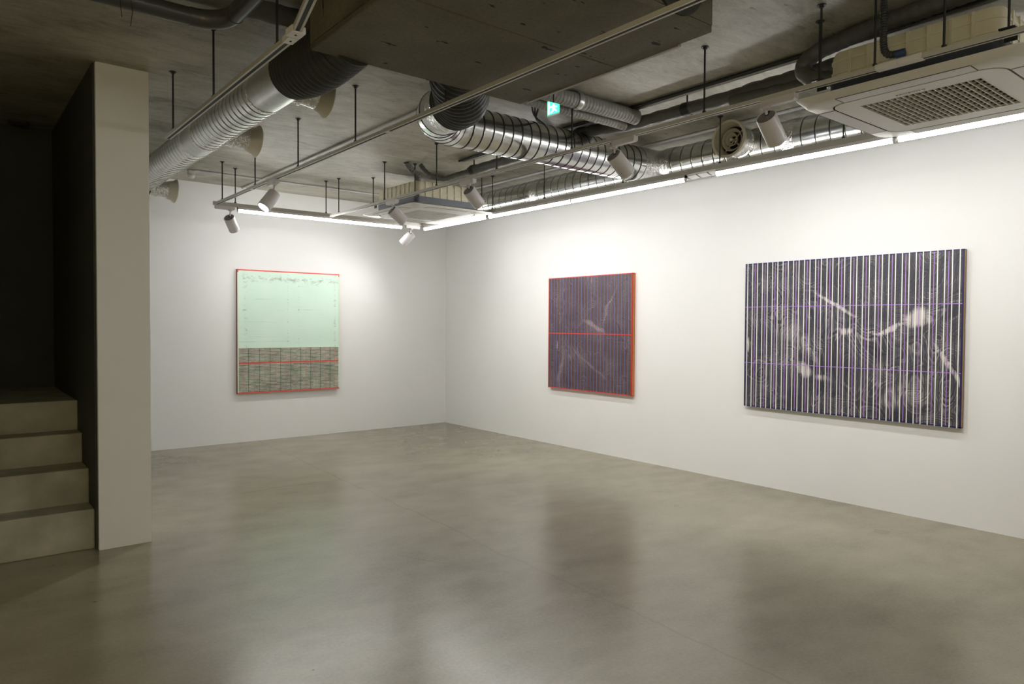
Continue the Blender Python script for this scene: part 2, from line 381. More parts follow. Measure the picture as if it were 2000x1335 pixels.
def origin(o):
    p = Vector((0, 0, 0))
    while o is not None: p += o.location; o = o.parent
    return p
def tag(o, label=None, cat=None, group=None, kind=None):
    for k, v in (('label', label), ('category', cat), ('group', group), ('kind', kind)):
        if v: o[k] = v
    return o
def obj(name, mb, mats, parent=None, smooth=None, loc=None):
    """mesh given in world coordinates; stored relative to the parent's origin (or loc when top level)"""
    mats = mats if isinstance(mats, (list, tuple)) else [mats]
    off = origin(parent) if parent else Vector(loc or (0, 0, 0))
    me = mb.mesh(name, off, smooth)
    for m in mats: me.materials.append(M[m] if isinstance(m, str) else m)
    o = bpy.data.objects.new(name, me); COL.objects.link(o)
    if parent: o.parent = parent
    else: o.location = off
    return o
def inst(src, parent, loc):
    """copy sharing mesh data, loc relative to the parent's origin"""
    o = src.copy(); COL.objects.link(o); o.parent = parent; o.location = loc; return o
def thing(name, label, cat, loc=(0, 0, 0), group=None, kind=None):
    o = bpy.data.objects.new(name, None); COL.objects.link(o); o.location = loc; o.empty_display_size = .05
    return tag(o, label, cat, group, kind)
def struct(name, mb, mat, **kw): return tag(obj(name, mb, mat, **kw), kind='structure')
def bez(pts, n=12):
    """Catmull-Rom through points"""
    P = [Vector(p) for p in pts]; P = [2*P[0]-P[1]] + P + [2*P[-1]-P[-2]]; out = []
    for i in range(1, len(P)-2):
        for k in range(n):
            t = k/n; a, b, c, d = P[i-1:i+3]
            out.append(.5*((2*b) + (c-a)*t + (2*a-5*b+4*c-d)*t*t + (3*b-a-3*c+d)*t**3))
    out.append(P[-2]); return out

# ---------------------------------------------------------------- the room
XR, YB, ZC = 5.568, 8.428, 2.967
PX0, PX1, PY = .7377, 1.0295, 4.939
XL, YF = -2.6, -2.6
def slab(a, b): mb = MB(); mb.box(a, b); return mb
struct('floor', slab((XL, YF, -.12), (XR, YB, 0)), 'floor')
struct('ceiling', slab((XL, YF, ZC), (XR, YB, ZC+.15)), 'ceil')
struct('wall_right', slab((XR, YF, -.12), (XR+.15, YB+.15, ZC+.15)), 'wall')
struct('wall_back', slab((PX1, YB, -.12), (XR, YB+.15, ZC+.15)), 'wall')
struct('wall_partition', slab((PX0, PY, 0), (PX1, YB, ZC)), 'wall')
struct('wall_left', slab((XL-.15, YF, -.12), (XL, PY, ZC+.15)), 'wall')
struct('wall_front', slab((XL-.15, YF-.15, -.12), (XR+.15, YF, ZC+.15)), 'wall')
struct('wall_entry', slab((XL, PY, 0), (-.38, PY+.15, ZC)), 'wall')
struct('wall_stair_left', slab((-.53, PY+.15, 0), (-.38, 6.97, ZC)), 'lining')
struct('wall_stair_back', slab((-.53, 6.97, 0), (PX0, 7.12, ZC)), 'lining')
struct('wall_stair_right', slab((PX0-.012, PY+.035, 0), (PX0-.0005, 6.97, ZC)), 'lining')  # dark sheet over the partition face, shade held in its colour
# stairs rising between the partition and the stairwell wall
t = thing('staircase', 'dark concrete steps rising into the unlit stairwell beside the white partition', 'stairs', (.18, 5.0, 0))
ys = [5.005, 5.212, 5.478, 5.675, 6.97]; zs = [.246, .464, .658, .860]
for i in range(4):
    mb = MB(); mb.box((-.379, ys[i], 0 if i == 0 else zs[i-1]-.03), (PX0-.013, ys[i+1]+.03 if i < 3 else 6.968, zs[i]))
    o = obj('step' if i < 3 else 'landing', mb, 'stair', t)
    md = o.modifiers.new('bevel', 'BEVEL'); md.width = .006; md.segments = 2
# unlit flush ceiling light in the stairwell, coloured dark for the shade there
t = thing('stairwell_ceiling_light', 'unlit flush lamp on the dark stairwell ceiling', 'ceiling light', (.49, 6.80, ZC))
mb = MB(); mb.lathe((.49, 6.80, ZC), (0, 0, -1), [(0, .07), (.02, .07), (.022, .066)], 28); obj('base', mb, 'lining', t, 40)
mb = MB(); mb.lathe((.49, 6.80, ZC), (0, 0, -1), [(.02, .064), (.03, .055), (.036, .03), (.037, .001)], 28); obj('diffuser', mb, 'lining', t, 60)

# warm fill globe added unseen behind the camera to tint the dim areas
t = thing('added_fill_globe', 'warm hanging globe added unseen behind the camera as fill light', 'fill light', (-.8, .2, ZC))
mb = MB(); mb.lathe((-.8, .2, ZC), (0, 0, -1), [(0, .06), (.025, .06), (.03, .01)], 24); obj('canopy', mb, 'white', t, 40)
mb = MB(); mb.cyl((-.8, .2, ZC-.02), (-.8, .2, 2.06), .004, 8); obj('cord', mb, 'cable', t)
mb = MB(); mb.lathe((-.8, .2, 2.08), (0, 0, -1), [(.0, .035)] + [(.13-.13*math.cos(q), .13*math.sin(q)) for q in [PI*(i+2)/18 for i in range(16)]] + [(.26, .0005)], 24); obj('globe', mb, emit('warm_fill_glow', (1.0, .78, .30), 26.0), t, 60)

# ---------------------------------------------------------------- paintings
def painting_back():       # mint panel on the back wall
    x0, x1, z0, z1 = 2.6665, 3.9299, .5705, 2.018; W_ = x1-x0; yf = YB-.045; cx = (x0+x1)/2; base = (cx, YB, z0)
    t = thing('painting', 'mint green panel painting with red edges and gridded grey lower third', 'painting', base)
    def P(name, a, b, mat): mb = MB(); mb.box(a, b); return obj(name, mb, mat, t)
    P('panel_edge', (x0, yf+.004, z0), (x1, YB-.001, z1), 'dred')
    P('painted_field', (x0+.006, yf, 1.105), (x1-.006, yf+.006, z1-.012), 'mint')['label'] = 'scuffed pale mint painted field'
    P('painted_field', (x0+.006, yf, z0+.012), (x1-.006, yf+.006, 1.105), 'grain')['label'] = 'streaky grey brown gridded field'
    P('red_border', (x0, yf-.0015, z1-.014), (x1, yf+.006, z1), 'coral'); P('red_border', (x0, yf-.0015, z0), (x1, yf+.006, z0+.014), 'coral')
    for sx in (x0, x1-.012): P('side_border', (sx, yf-.001, z0+.014), (sx+.012, yf+.006, z1-.035), 'lineedge')
    for sx in (x0, x1-.012): P('red_corner', (sx, yf-.0012, z1-.035), (sx+.012, yf+.006, z1-.014), 'coral')
    P('edge_line', (x0+.012, yf-.001, 1.099), (x1-.012, yf+.002, 1.107), 'lineedge')
    mb = MB(); mb.box((x0+.05*W_, yf-.0004, z0+.014), (x0+.05*W_+.004, yf+.001, 1.10)); o = obj('red_line', mb, 'linered', t)
    for k in range(1, 10): inst(o, t, (k*W_/10, 0, 0))
    mb = MB(); mb.box((x0+W_/10-.0035, yf-.0006, z0+.014), (x0+W_/10+.0035, yf+.001, 1.10)); o = obj('green_line', mb, 'linegreen', t)
    for k in range(1, 9): inst(o, t, (k*W_/10, 0, 0))
    dz = (1.10-z0-.014)/30
    mb = MB(); mb.box((x0+.012, yf-.0009, z0+.014+dz-.002), (x1-.012, yf+.001, z0+.014+dz+.002)); o = obj('pale_line', mb, 'linemint', t)
    for k in range(1, 29): inst(o, t, (0, 0, k*dz))
    P('red_band', (x0+.012, yf-.0016, .918), (x1-.012, yf+.001, .934), 'coral')
painting_back()
def painting_right(y0, y1, z0, z1, label, img, core, edge, hz, hmat, hw):
    """y0 is the far (left in the photo) end"""
    xf = XR-.045; t = thing('painting', label, 'painting', (XR, (y0+y1)/2, z0))
    def P(name, a, b, mat): mb = MB(); mb.box(a, b); return obj(name, mb, mat, t)
    P('panel_edge', (xf+.003, y0, z0), (xf+.013, y1, z1), edge)
    P('wood_core', (xf+.013, y0-.0006, z0+.006), (xf+.036, y1+.0006, z1-.006), core)['label'] = 'raw wooden edge of the panel'
    P('panel_back', (xf+.036, y0, z0), (XR-.001, y1, z1), edge)
    for z in (z0, z1-.006): P('panel_rim', (xf+.013, y0, z), (xf+.036, y1, z+.006), edge)
    P('painted_field', (xf, y0, z0), (xf+.004, y1, z1), img)
    e = .009
    for za, zb in ((z0, z0+e), (z1-e, z1)): P('border', (xf-.0008, y0, za), (xf+.003, y1, zb), edge)
    for ya, yb in ((y0, y0-e), (y1, y1+e)): P('border', (xf-.0008, ya, z0), (xf+.003, yb, z1), edge)
    for z in hz: P('horizontal_line', (xf-.0022, y0-.004, z-hw), (xf+.001, y1+.004, z+hw), hmat)
    return t, xf
# square painting, blue lines
m2, nt2, b2, u2, r2 = swirl_paint('plum_swirled_paint', 3.7, 'y', (.026, .034, .036), (.078, .078, .076), (.40, .34, .32),
    [(.42, .25, .05, .28, .2, .30), (-.10, .72, .22, .03, .35, .40), (.25, .42, .12, .12, .3, .16), (.50, .50, .02, .06, .1, .5), (-.33, .95, .02, .3, .5, .3), (-.1, .25, .30, .02, .5, .2)])
def brown_stripes():
    y0 = 6.1889; dy = 1.2881/26; yc = (6.1889+4.9008)/2
    ph = math_n(nt2, 'DIVIDE', math_n(nt2, 'SUBTRACT', y0-yc, u2), dy); fr = math_n(nt2, 'FRACT', ph)
    s1 = math_n(nt2, 'LESS_THAN', math_n(nt2, 'ABSOLUTE', math_n(nt2, 'SUBTRACT', fr, .36)), .085)
    s2 = math_n(nt2, 'LESS_THAN', math_n(nt2, 'ABSOLUTE', math_n(nt2, 'SUBTRACT', fr, .68)), .085)
    f = math_n(nt2, 'MULTIPLY', math_n(nt2, 'MAXIMUM', s1, s2), .9)
    red = mixc(nt2, .30, (.125, .030, .022), r2.outputs['Color'], 'ADD')
    c = mixc(nt2, f, r2.outputs['Color'], red); L(nt2, c, b2.inputs['Base Color'])
brown_stripes()
t, xf = painting_right(6.1889, 4.9008, .6672, 1.9348, 'square dark plum painting with fine blue verticals and vermilion edges', m2, 'ochre', 'red', (1.299,), 'red', .0045)
dy = 1.2881/26
mb = MB(); mb.box((xf-.0016, 6.1889-dy-.0034, .6672), (xf+.001, 6.1889-dy+.0034, 1.9348)); o = obj('blue_line', mb, 'lineblue', t)
for k in range(1, 25): inst(o, t, (0, -k*dy, 0))
# wide painting, white and violet lines
m3, nt3, b3, u3, r3 = swirl_paint('charcoal_swirled_paint', 9.1, 'y', (.018, .018, .021), (.072, .068, .065), (.58, .53, .49),
    [(.47, .74, .20, .16, .3, .18), (.40, .66, .13, .10, .6, .30), (-.56, .77, .11, .10, .3, .85), (-.36, .69, .16, .022, -.22, .6), (.05, .88, .26, .018, .55, .55), (.30, .35, .06, .07, 0, .55),
     (.14, .28, .10, .04, .4, .35), (-.78, .42, .02, .22, -.5, .45), (-.05, .66, .08, .03, .1, .45), (.30, .60, .05, .25, -.5, .16), (.83, .55, .02, .08, 0, .5), (-.5, .3, .3, .25, 0, .10)])
t, xf = painting_right(3.5891, 1.8760, .6932, 1.9410, 'wide charcoal painting with white and violet vertical lines and navy edges', m3, 'ochre', 'navy', (1.562, 1.076), 'linepurple', .0024)
dy = 1.7131/36
mb = MB(); mb.box((xf-.0022, 3.5891-dy/2-.0034, .6932-.003), (xf+.001, 3.5891-dy/2+.0034, 1.9410+.002)); o = obj('white_line', mb, 'linewhite', t)
for k in range(1, 36): inst(o, t, (0, -k*dy, 0))
mb = MB(); mb.box((xf-.0012, 3.5891-dy-.0023, .6932+.009), (xf+.001, 3.5891-dy+.0023, 1.9410-.009)); o = obj('navy_line', mb, 'linenavy', t)
for k in range(2, 35, 2): inst(o, t, (0, -k*dy, 0))
mb = MB(); mb.box((xf-.0014, 3.5891-2*dy-.0024, .6932+.009), (xf+.001, 3.5891-2*dy+.0024, 1.9410-.009)); o = obj('violet_line', mb, 'linepurple', t)
for k in range(2, 34, 2): inst(o, t, (0, -k*dy, 0))

# ---------------------------------------------------------------- lighting tracks
ZT0, ZT1 = 2.575, 2.595          # underside and top of the rails
def rod(parent, x, y, z0, z1=ZC, r=.0055):
    mb = MB(); mb.cyl((x, y, z0), (x, y, z1), r, 10); o = obj('hanger_rod', mb, 'rod', parent, 40)
    mb = MB(); mb.lathe((x, y, z1), (0, 0, -1), [(0, .022), (.004, .022), (.004, .012), (.014, .011), (.014, .005)], 12); obj('ceiling_anchor', mb, 'rod', o, 40)
    mb = MB(); mb.lathe((x, y, z0+.018), (0, 0, -1), [(0, .005), (0, .011), (.012, .011), (.014, .018), (.018, .018)], 6); obj('nut', mb, 'rod', o)
def rail(parent, a, b, w=.036, mat='rail', slot=True, h=ZT1-ZT0):
    """square rail between two points on one level, open slot underneath"""
    a, b = Vector(a), Vector(b); d = (b-a).normalized(); s = Vector((-d.y, d.x, 0))
    def prism(name, pro, m):
        mb = MB(); mb.loft([[a + s*u + Vector((0, 0, v)) for u, v in pro], [b + s*u + Vector((0, 0, v)) for u, v in pro]]); return obj(name, mb, m, parent)
    k = w/2; g = .0085
    if slot:
        pro = [(-k, 0), (-g, 0), (-g, .006), (-k+.005, .006), (-k+.005, h-.006), (k-.005, h-.006), (k-.005, .006), (g, .006), (g, 0), (k, 0), (k, h), (-k, h)]
    else: pro = [(-k, 0), (k, 0), (k, h), (-k, h)]
    r = prism('rail', pro, mat)
    if slot:
        sl = prism('slot', [(-g+.0004, .0015), (g-.0004, .0015), (g-.0004, h-.008), (-g+.0004, h-.008)], 'slot')
    return r
t = thing('lighting_track', 'long pale track crossing under the dark ventilation box', 'lighting track', (2.15, 4, ZT0), 'ceiling lighting tracks')
rail(t, (2.15, 7.388, ZT0), (2.15, -1.5, ZT0))
mb = MB(); mb.box((2.132, 7.388, ZT0-.001), (2.168, 7.40, ZT1+.001)); obj('end_cap', mb, 'rail', t)
for y in (3.90, 6.35): mb = MB(); mb.box((2.131, y-.02, ZT0-.0015), (2.169, y+.02, ZT1+.0015)); obj('joint_cover', mb, 'rail', t)
for y in (7.20, 6.27, 5.31, 4.34): rod(t, 2.15, y, ZT1-.004)
rod(t, 2.15, 3.26, ZT1-.004)
t = thing('lighting_track', 'pale track passing in front of both ceiling air conditioners', 'lighting track', (3.37, 4, ZT0), 'ceiling lighting tracks')
rail(t, (3.37, 7.38, ZT0), (3.37, -1.5, ZT0))
mb = MB(); mb.box((3.352, 7.38, ZT0-.001), (3.388, 7.392, ZT1+.001)); obj('end_cap', mb, 'rail', t)
for y0_, y1_ in ((1.52, 1.42), (1.42, 1.32)): mb = MB(); mb.box((3.349, y0_, ZT0-.002), (3.391, y1_+.002, ZT1+.002)); obj('joint_cover', mb, 'white', t)
for y in (7.20, 6.18, 5.25, 4.39, 3.55, 2.47, 1.79, 1.53, 1.24): rod(t, 3.37, y, ZT1-.004)
t = thing('lighting_track', 'short pale track with a hinged bend beside the silver duct near the pillar', 'lighting track', (1.146, 4, ZT0), 'ceiling lighting tracks')
rail(t, (1.146, 4.967, ZT0), (1.146, 2.90, ZT0), .036); rail(t, (1.140, 2.84, ZT0), (.905, 1.80, ZT0), .036)
for a, b in (((1.146, 2.945), (1.146, 2.872)), ((1.146, 2.868), (1.130, 2.80))):
    mb = MB(); s = .021
    mb.box((min(a[0], b[0])-s, b[1], ZT0-.003), (max(a[0], b[0])+s, a[1], ZT1+.003)); o = obj('hinge_plate', mb, 'white', t)
    mb = MB(); cx, cy = (a[0]+b[0])/2, (a[1]+b[1])/2; mb.lathe((cx, cy, ZT0-.003), (0, 0, -1), [(0, .005), (.002, .005), (.002, .0001)], 10); obj('screw', mb, 'slot', o)
for y in (4.83, 3.98, 3.06): rod(t, 1.146, y, ZT1-.004)
# wireways that carry the LED battens
XRW, YRW = 4.565, 7.425
t = thing('wireway', 'pale wireway hung parallel to the back wall carrying one LED batten', 'light rail', (3.4, YRW, ZT0))
rail(t, (2.13, YRW, ZT0), (XRW-.02, YRW, ZT0), .04, slot=False, h=.036)
for x in (2.345, 3.325, 4.30): rod(t, x, YRW, ZT0+.032)
t = thing('wireway', 'pale wireway hung parallel to the right wall carrying the row of LED battens', 'light rail', (XRW, 3, ZT0))
rail(t, (XRW, YRW+.02, ZT0), (XRW, -1.58, ZT0), .04, slot=False, h=.036)
mb = MB(); mb.box((XRW-.024, YRW-.03, ZT0-.002), (XRW+.024, YRW+.024, ZT0+.038)); obj('corner_cover', mb, 'rail', t)
for y in (6.02, 5.19, 4.17, 3.20, 2.264, .9): rod(t, XRW, y, ZT0+.032, r=.0045)
t = thing('wireway', 'added unseen wireway behind the camera carrying two fill battens', 'light rail', (3.0, -1.6, ZT0))  # added out of view to carry the fill battens
rail(t, (-.2, -1.6, ZT0), (XRW-.03, -1.6, ZT0), .04, slot=False, h=.036)
for x in (.2, 2.0, 3.9): rod(t, x, -1.6, ZT0+.032)
def batten(a, b, label):
    a, b = Vector((*a, ZT0)), Vector((*b, ZT0)); d = (b-a).normalized(); s = Vector((-d.y, d.x, 0)); c = (a+b)/2
    t = thing('led_batten', label, 'light', tuple(c), 'lit LED battens')
    def pr(name, pro, m, e=0, sm=None):
        mb = MB(); mb.loft([[a + d*e + s*u + Vector((0, 0, v)) for u, v in pro], [b - d*e + s*u + Vector((0, 0, v)) for u, v in pro]]); return obj(name, mb, m, t, sm)
    pr('housing', [(-.016, 0), (.016, 0), (.018, -.022), (-.018, -.022)], 'white')
    pro = [(.018*math.cos(q), -.024-.026*math.sin(q)) for q in [PI*i/12 for i in range(13)]]
    pr('diffuser_tube', pro, 'tube', .006, 50)
    for p, sg in ((a, 1), (b, -1)):
        mb = MB(); q = p + d*sg*.006; pro2 = [(-.018, 0), (.018, 0), (.018, -.040), (.010, -.051), (-.010, -.051), (-.018, -.040)]
        mb.loft([[p + s*u + Vector((0, 0, v)) for u, v in pro2], [q + s*u + Vector((0, 0, v)) for u, v in pro2]]); obj('end_cap', mb, 'white', t)
batten((2.365, YRW), (4.278, YRW), 'glowing LED batten in front of the back wall')
batten((XRW, 7.372), (XRW, 6.117), 'glowing LED batten by the right wall nearest the room corner')
batten((XRW, 6.071), (XRW, 4.803), 'glowing LED batten starting at the far air conditioner panel along the right wall')
batten((XRW, 4.798), (XRW, 3.510), 'glowing LED batten under the junction of the silver ducts')
batten((XRW, 3.227), (XRW, 1.947), 'glowing LED batten between the round diffuser and the near air conditioner')
batten((XRW, 1.925), (XRW, .660), 'glowing LED batten below the near air conditioner at the right edge')
batten((XRW, .640), (XRW, -.62), 'added unseen LED batten continuing the right wall row as fill light')  # added beyond the frame to brighten pillar, stairs and near floor

batten((1.60, -1.6), (2.85, -1.6), 'added unseen LED batten behind the camera, to its right, as fill light')  # fill batten added out of view, brightens the pillar
batten((.30, -1.6), (1.55, -1.6), 'added unseen LED batten directly behind the camera as fill light')  # second fill batten added out of view for pillar and stairs

# ---------------------------------------------------------------- track spots
def spot(base, along, back, target, label, power=SPOT_POWER, Ln=.165, R_=.053):
    """base: point under the rail, along: rail direction of the adapter, back: centre of the rear face"""
    base = Vector(base); along = Vector(along); B = Vector(back); d = (Vector(target)-B).normalized()
    t = thing('track_spotlight', label, 'spotlight', tuple(base), 'white track spotlights')
    s = Vector((-along.y, along.x, 0))
    mb = MB(); z1, z0 = ZT0-.001, ZT0-.036; h = .095; w = .019
    lo = [base + along*u + s*v for u, v in ((-h, -w), (h, -w), (h, w), (-h, w))]
    lo2 = [base + along*u + s*v for u, v in ((-h+.008, -w+.003), (h-.008, -w+.003), (h-.008, w-.003), (-h+.008, w-.003))]
    mb.loft([[Vector((p.x, p.y, z0)) for p in lo2], [Vector((p.x, p.y, z0+.008)) for p in lo], [Vector((p.x, p.y, z1)) for p in lo]])
    obj('adapter', mb, 'head', t)
    piv = B + d*.030
    mb = MB(); top = Vector((base.x, base.y, z0)) + along*(along.dot(piv-base)); top.z = z0
    mb.lathe(top, (0, 0, -1), [(0, .024), (.006, .024), (.012, .012)], 20); mb.sweep([top, (top+piv)/2 + Vector((0, 0, .004)), piv], .0075, 10)
    obj('stem', mb, 'head', t, 40)
    mb = MB(); mb.lathe(B, d, [(.004, R_-.006), (0, R_-.002), (.006, R_), (Ln-.02, R_), (Ln-.018, R_-.0015), (Ln-.016, R_), (Ln-.001, R_), (Ln, R_-.002), (Ln, R_-.006), (Ln-.012, R_-.010)], 40)
    body = obj('barrel', mb, 'head', t, 35)
    mb = MB(); mb.lathe(B, d, [(.003, R_-.004), (.003, .0001)], 40); v = obj('vented_back', mb, 'vent', body)
    mb = MB(); up = Vector((0, 0, 1)); q = (up - d*up.dot(d)).normalized(); p = q.cross(d); c = B + d*.002 + q*.022
    mb.loft([[c + p*u + q*w_ - d*.002 for u, w_ in ((-.009, -.014), (.009, -.014), (.009, .022), (-.009, .022))], [c + p*u + q*w_ + d*.003 for u, w_ in ((-.009, -.014), (.009, -.014), (.009, .022), (-.009, .022))]])
    obj('slot', mb, 'slot', v)
    mb = MB(); mb.lathe(B, d, [(Ln-.012, R_-.008), (Ln-.012, .0001)], 32); obj('lens', mb, 'lens', t)
    if power:
        ld = bpy.data.lights.new('spot_beam', 'SPOT'); ld.energy = power; ld.spot_size = math.radians(100); ld.spot_blend = 1.0; ld.shadow_soft_size = .03; ld.color = (1, .97, .93)
        lo_ = bpy.data.objects.new('spot_beam', ld); COL.objects.link(lo_); lo_.parent = t
        lo_.rotation_mode = 'QUATERNION'; lo_.rotation_quaternion = d.to_track_quat('-Z', 'Y'); lo_.location = B + d*(Ln+.012) - base
AX, AY = (1, 0, 0), (0, 1, 0)
spot((2.241, YRW, ZT0), AX, (2.281, YRW, 2.465), (3.20, YB, 1.20), 'small white spotlight at the left end of the back wireway', 3.5)
spot((2.15, 5.84, ZT0), AY, (2.15, 5.80, 2.465), (1.03, 5.62, 1.0), 'white spotlight with its lit lens facing left under the long track', 20)
spot((4.426, YRW, ZT0), AX, (4.415, YRW, 2.478), (3.80, YB, 1.40), 'bright white spotlight hanging at the room corner tilted left', 9)
spot((3.37, 6.03, ZT0), AY, (3.37, 6.039, 2.485), (XR, 5.95, .85), 'white spotlight in front of the far air conditioner grille')
spot((3.37, 4.78, ZT0), AY, (3.37, 4.769, 2.494), (XR, 5.15, .75), 'white spotlight overlapping the right end of the far air conditioner')
spot((3.37, 3.07, ZT0), AY, (3.37, 3.163, 2.487), (XR, 3.05, .8), 'white spotlight in front of the branching silver ducts')
spot((3.37, 2.01, ZT0), AY, (3.37, 2.084, 2.494), (XR, 2.28, .7), 'large white spotlight between the round diffuser and the near air conditioner')

# ---------------------------------------------------------------- ventilation unit
t = thing('ventilation_unit', 'large dark insulated ventilation box fixed under the ceiling', 'ventilation unit', (1.97, 2.52, 2.66))
bx0, bx1, by0, by1, bz = 1.342, 2.60, 1.87, 3.17, 2.66; ym = 2.42
for a, b in ((by0, ym-.002), (ym+.002, by1)):
    mb = MB(); mb.box((bx0, a, bz), (bx1, b, bz+.03)); o = obj('bottom_panel', mb, 'board', t); md = o.modifiers.new('bevel', 'BEVEL'); md.width = .004
for nm, a, b in (('side_panel', (bx0, by0, bz+.03), (bx0+.03, by1, ZC-.02)), ('side_panel', (bx1-.03, by0, bz+.03), (bx1, by1, ZC-.02)),
                 ('end_panel', (bx0+.03, by0, bz+.03), (bx1-.03, by0+.03, ZC-.02)), ('end_panel', (bx0+.03, by1-.03, bz+.03), (bx1-.03, by1, ZC-.02))):
    mb = MB(); mb.box(a, b); obj(nm, mb, 'board', t)
mb = MB(); mb.box((bx1, 2.05, bz-.004), (bx1+.018, 3.10, bz+.014)); obj('edge_strip', mb, 'board_edge', t)
mb = MB(); mb.box((bx0+.03, by0+.03, bz+.03), (bx1-.03, by1-.03, ZC-.03)); obj('core', mb, 'board', t)
mb = MB(); mb.lathe((2.36, by0, 2.84), (0, -1, 0), [(0, .17), (.012, .17), (.012, .125), (.10, .12)], 32); obj('duct_collar', mb, 'flex', t, 40)
mb = MB(); mb.sweep(bez([(2.36, by0-.06, 2.84), (2.38, by0-.30, 2.85), (2.45, by0-.8, 2.85)], 10), [.11 + .006*math.sin(i*2.2) for i in range(21)], 24); obj('foil_duct', mb, 'foil', t, 60)

# ---------------------------------------------------------------- spiral ducts
def spiral(mb, a, b, r, pitch, start=.03, h=.0028, w=.0075):
    """straight tube with raised dark seams every pitch"""
    a, b = Vector(a), Vector(b); Ln = (b-a).length; d = (b-a)/Ln
    s = [0.0]; rr = [r]; mats = []; q = start
    while q < Ln-.03:
        s += [q-w, q-w*.45, q+w*.45, q+w]; rr += [r, r+h, r+h, r]; mats += [0, 1, 1, 0]; q += pitch
    s.append(Ln); rr.append(r); mats.append(0)
    mb.sweep([a+d*x for x in s], rr, 40, True, mats)
def flex(mb, pts, r, pitch=.045, amp=.010, n=40):
    path = bez(pts, 40); out = [path[0]]; acc = 0; res = []; P = [path[0]]; S_ = [0]
    for i in range(1, len(path)): S_.append(S_[-1] + (path[i]-path[i-1]).length)
    tot = S_[-1]; m = max(8, int(tot/(pitch/6))); ps = []; rs = []; k = 0
    for i in range(m+1):
        x = tot*i/m
        while k < len(S_)-2 and S_[k+1] < x: k += 1
        f = (x-S_[k])/max(1e-9, S_[k+1]-S_[k]); ps.append(path[k].lerp(path[k+1], f))
        rs.append(r + amp*(abs(math.sin(PI*x/pitch))-.5)*1.6)
    mb.sweep(ps, rs, n)
def outlet(parent, p, axis, r_neck, r_fl, Ln, rings=True):
    """round diffuser on a taped neck"""
    ax = Vector(axis).normalized(); p = Vector(p)
    mb = MB(); mb.lathe(p, ax, [(0, r_neck+.004), (Ln*.25, r_neck+.002), (Ln*.28, r_neck+.010), (Ln*.36, r_neck+.010), (Ln*.4, r_neck), (Ln*.8, r_neck+.002), (Ln*.95, r_neck+.008)], 32)
    nk = obj('outlet_neck', mb, 'foil', parent, 50)
    mb = MB(); pr = [(Ln*.9, r_neck-.004), (Ln*.9, r_neck+.006), (Ln*.98, r_neck+.012), (Ln+.03, r_fl-.02), (Ln+.05, r_fl-.002), (Ln+.058, r_fl), (Ln+.064, r_fl-.006), (Ln+.060, r_fl-.020), (Ln+.035, r_neck+.010), (Ln+.0, r_neck-.002)]
    mb.lathe(p, ax, pr, 44, True); df = obj('diffuser', mb, 'beige', parent, 50)
    mb = MB(); mb.lathe(p, ax, [(Ln*.6, r_neck-.003), (Ln*.6, .0001)], 32); obj('void', mb, 'hole', df)
    u = ax.cross(Vector((0, 0, 1))).normalized(); w = ax.cross(u)
    if rings:
        for ra, rb, zz in ((.70, .80, .012), (.40, .47, .018)):
            mb = MB(); a, b = r_neck*ra, r_neck*rb
            mb.lathe(p, ax, [(Ln-.02, a-.006), (Ln+zz, b), (Ln+zz+.003, b-.004), (Ln-.018, a-.012)], 36, True); obj('ring', mb, 'beige', df, 50)
        mb = MB(); mb.lathe(p, ax, [(Ln-.03, .006), (Ln+.016, .014), (Ln+.024, .010), (Ln+.025, .0001)], 20); obj('knob', mb, 'beige', df, 50)
        for k in range(2):
            an = PI/4 + k*PI/2; q = u*math.cos(an) + w*math.sin(an)
            mb = MB(); mb.sweep([p + ax*(Ln-.022) - q*(r_neck-.002), p + ax*(Ln-.022) + q*(r_neck-.002)], .006, 6); obj('spoke', mb, 'beige', df)
ZA = 2.755
t = thing('spiral_duct', 'silver spiral duct running from the pillar to the ventilation box with three diffusers', 'air duct', (1.50, 5.5, ZA), 'silver spiral ducts')
for a, b in ((8.40, 5.63), (5.40, 4.18)):
    mb = MB(); spiral(mb, (1.50, a, ZA), (1.50, b, ZA), .120, .075); obj('duct_section', mb, ['galv', 'seam'], t, 14)
for a, b in ((5.66, 5.37), (4.20, 3.72)):
    mb = MB(); mb.sweep([(1.50, a, ZA), (1.50, b, ZA)], .121, 40); obj('plain_collar', mb, 'galv_plain', t, 40)
for y in (5.65, 5.38, 4.20, 3.74):
    mb = MB(); mb.lathe((1.50, y+.02, ZA), (0, -1, 0), [(0, .119), (.003, .125), (.037, .125), (.04, .119)], 40); obj('tape_band', mb, 'foil', t, 50)
mb = MB(); flex(mb, [(1.50, 3.76, ZA), (1.50, 3.60, ZA-.028), (1.52, 3.40, ZA-.026), (1.55, 3.172, 2.775)], .138, .036, .008); obj('flexible_sleeve', mb, 'flex', t, 60)
for y, z in ((4.02, ZA), (5.22, ZA-.02), (7.55, ZA-.05)): outlet(t, (1.50+.08, y, z), (1, 0, -.08), .076, .116, .17)
ZB, YBD, RB = 2.765, 4.08, .145
t = thing('spiral_duct', 'silver spiral duct bending from the ventilation box towards the right wall', 'air duct', (3.5, YBD, ZB), 'silver spiral ducts')
mb = MB(); spiral(mb, (2.80, YBD, ZB), (4.86, YBD, ZB), RB, .085); obj('duct_section', mb, ['galv', 'seam'], t, 14)
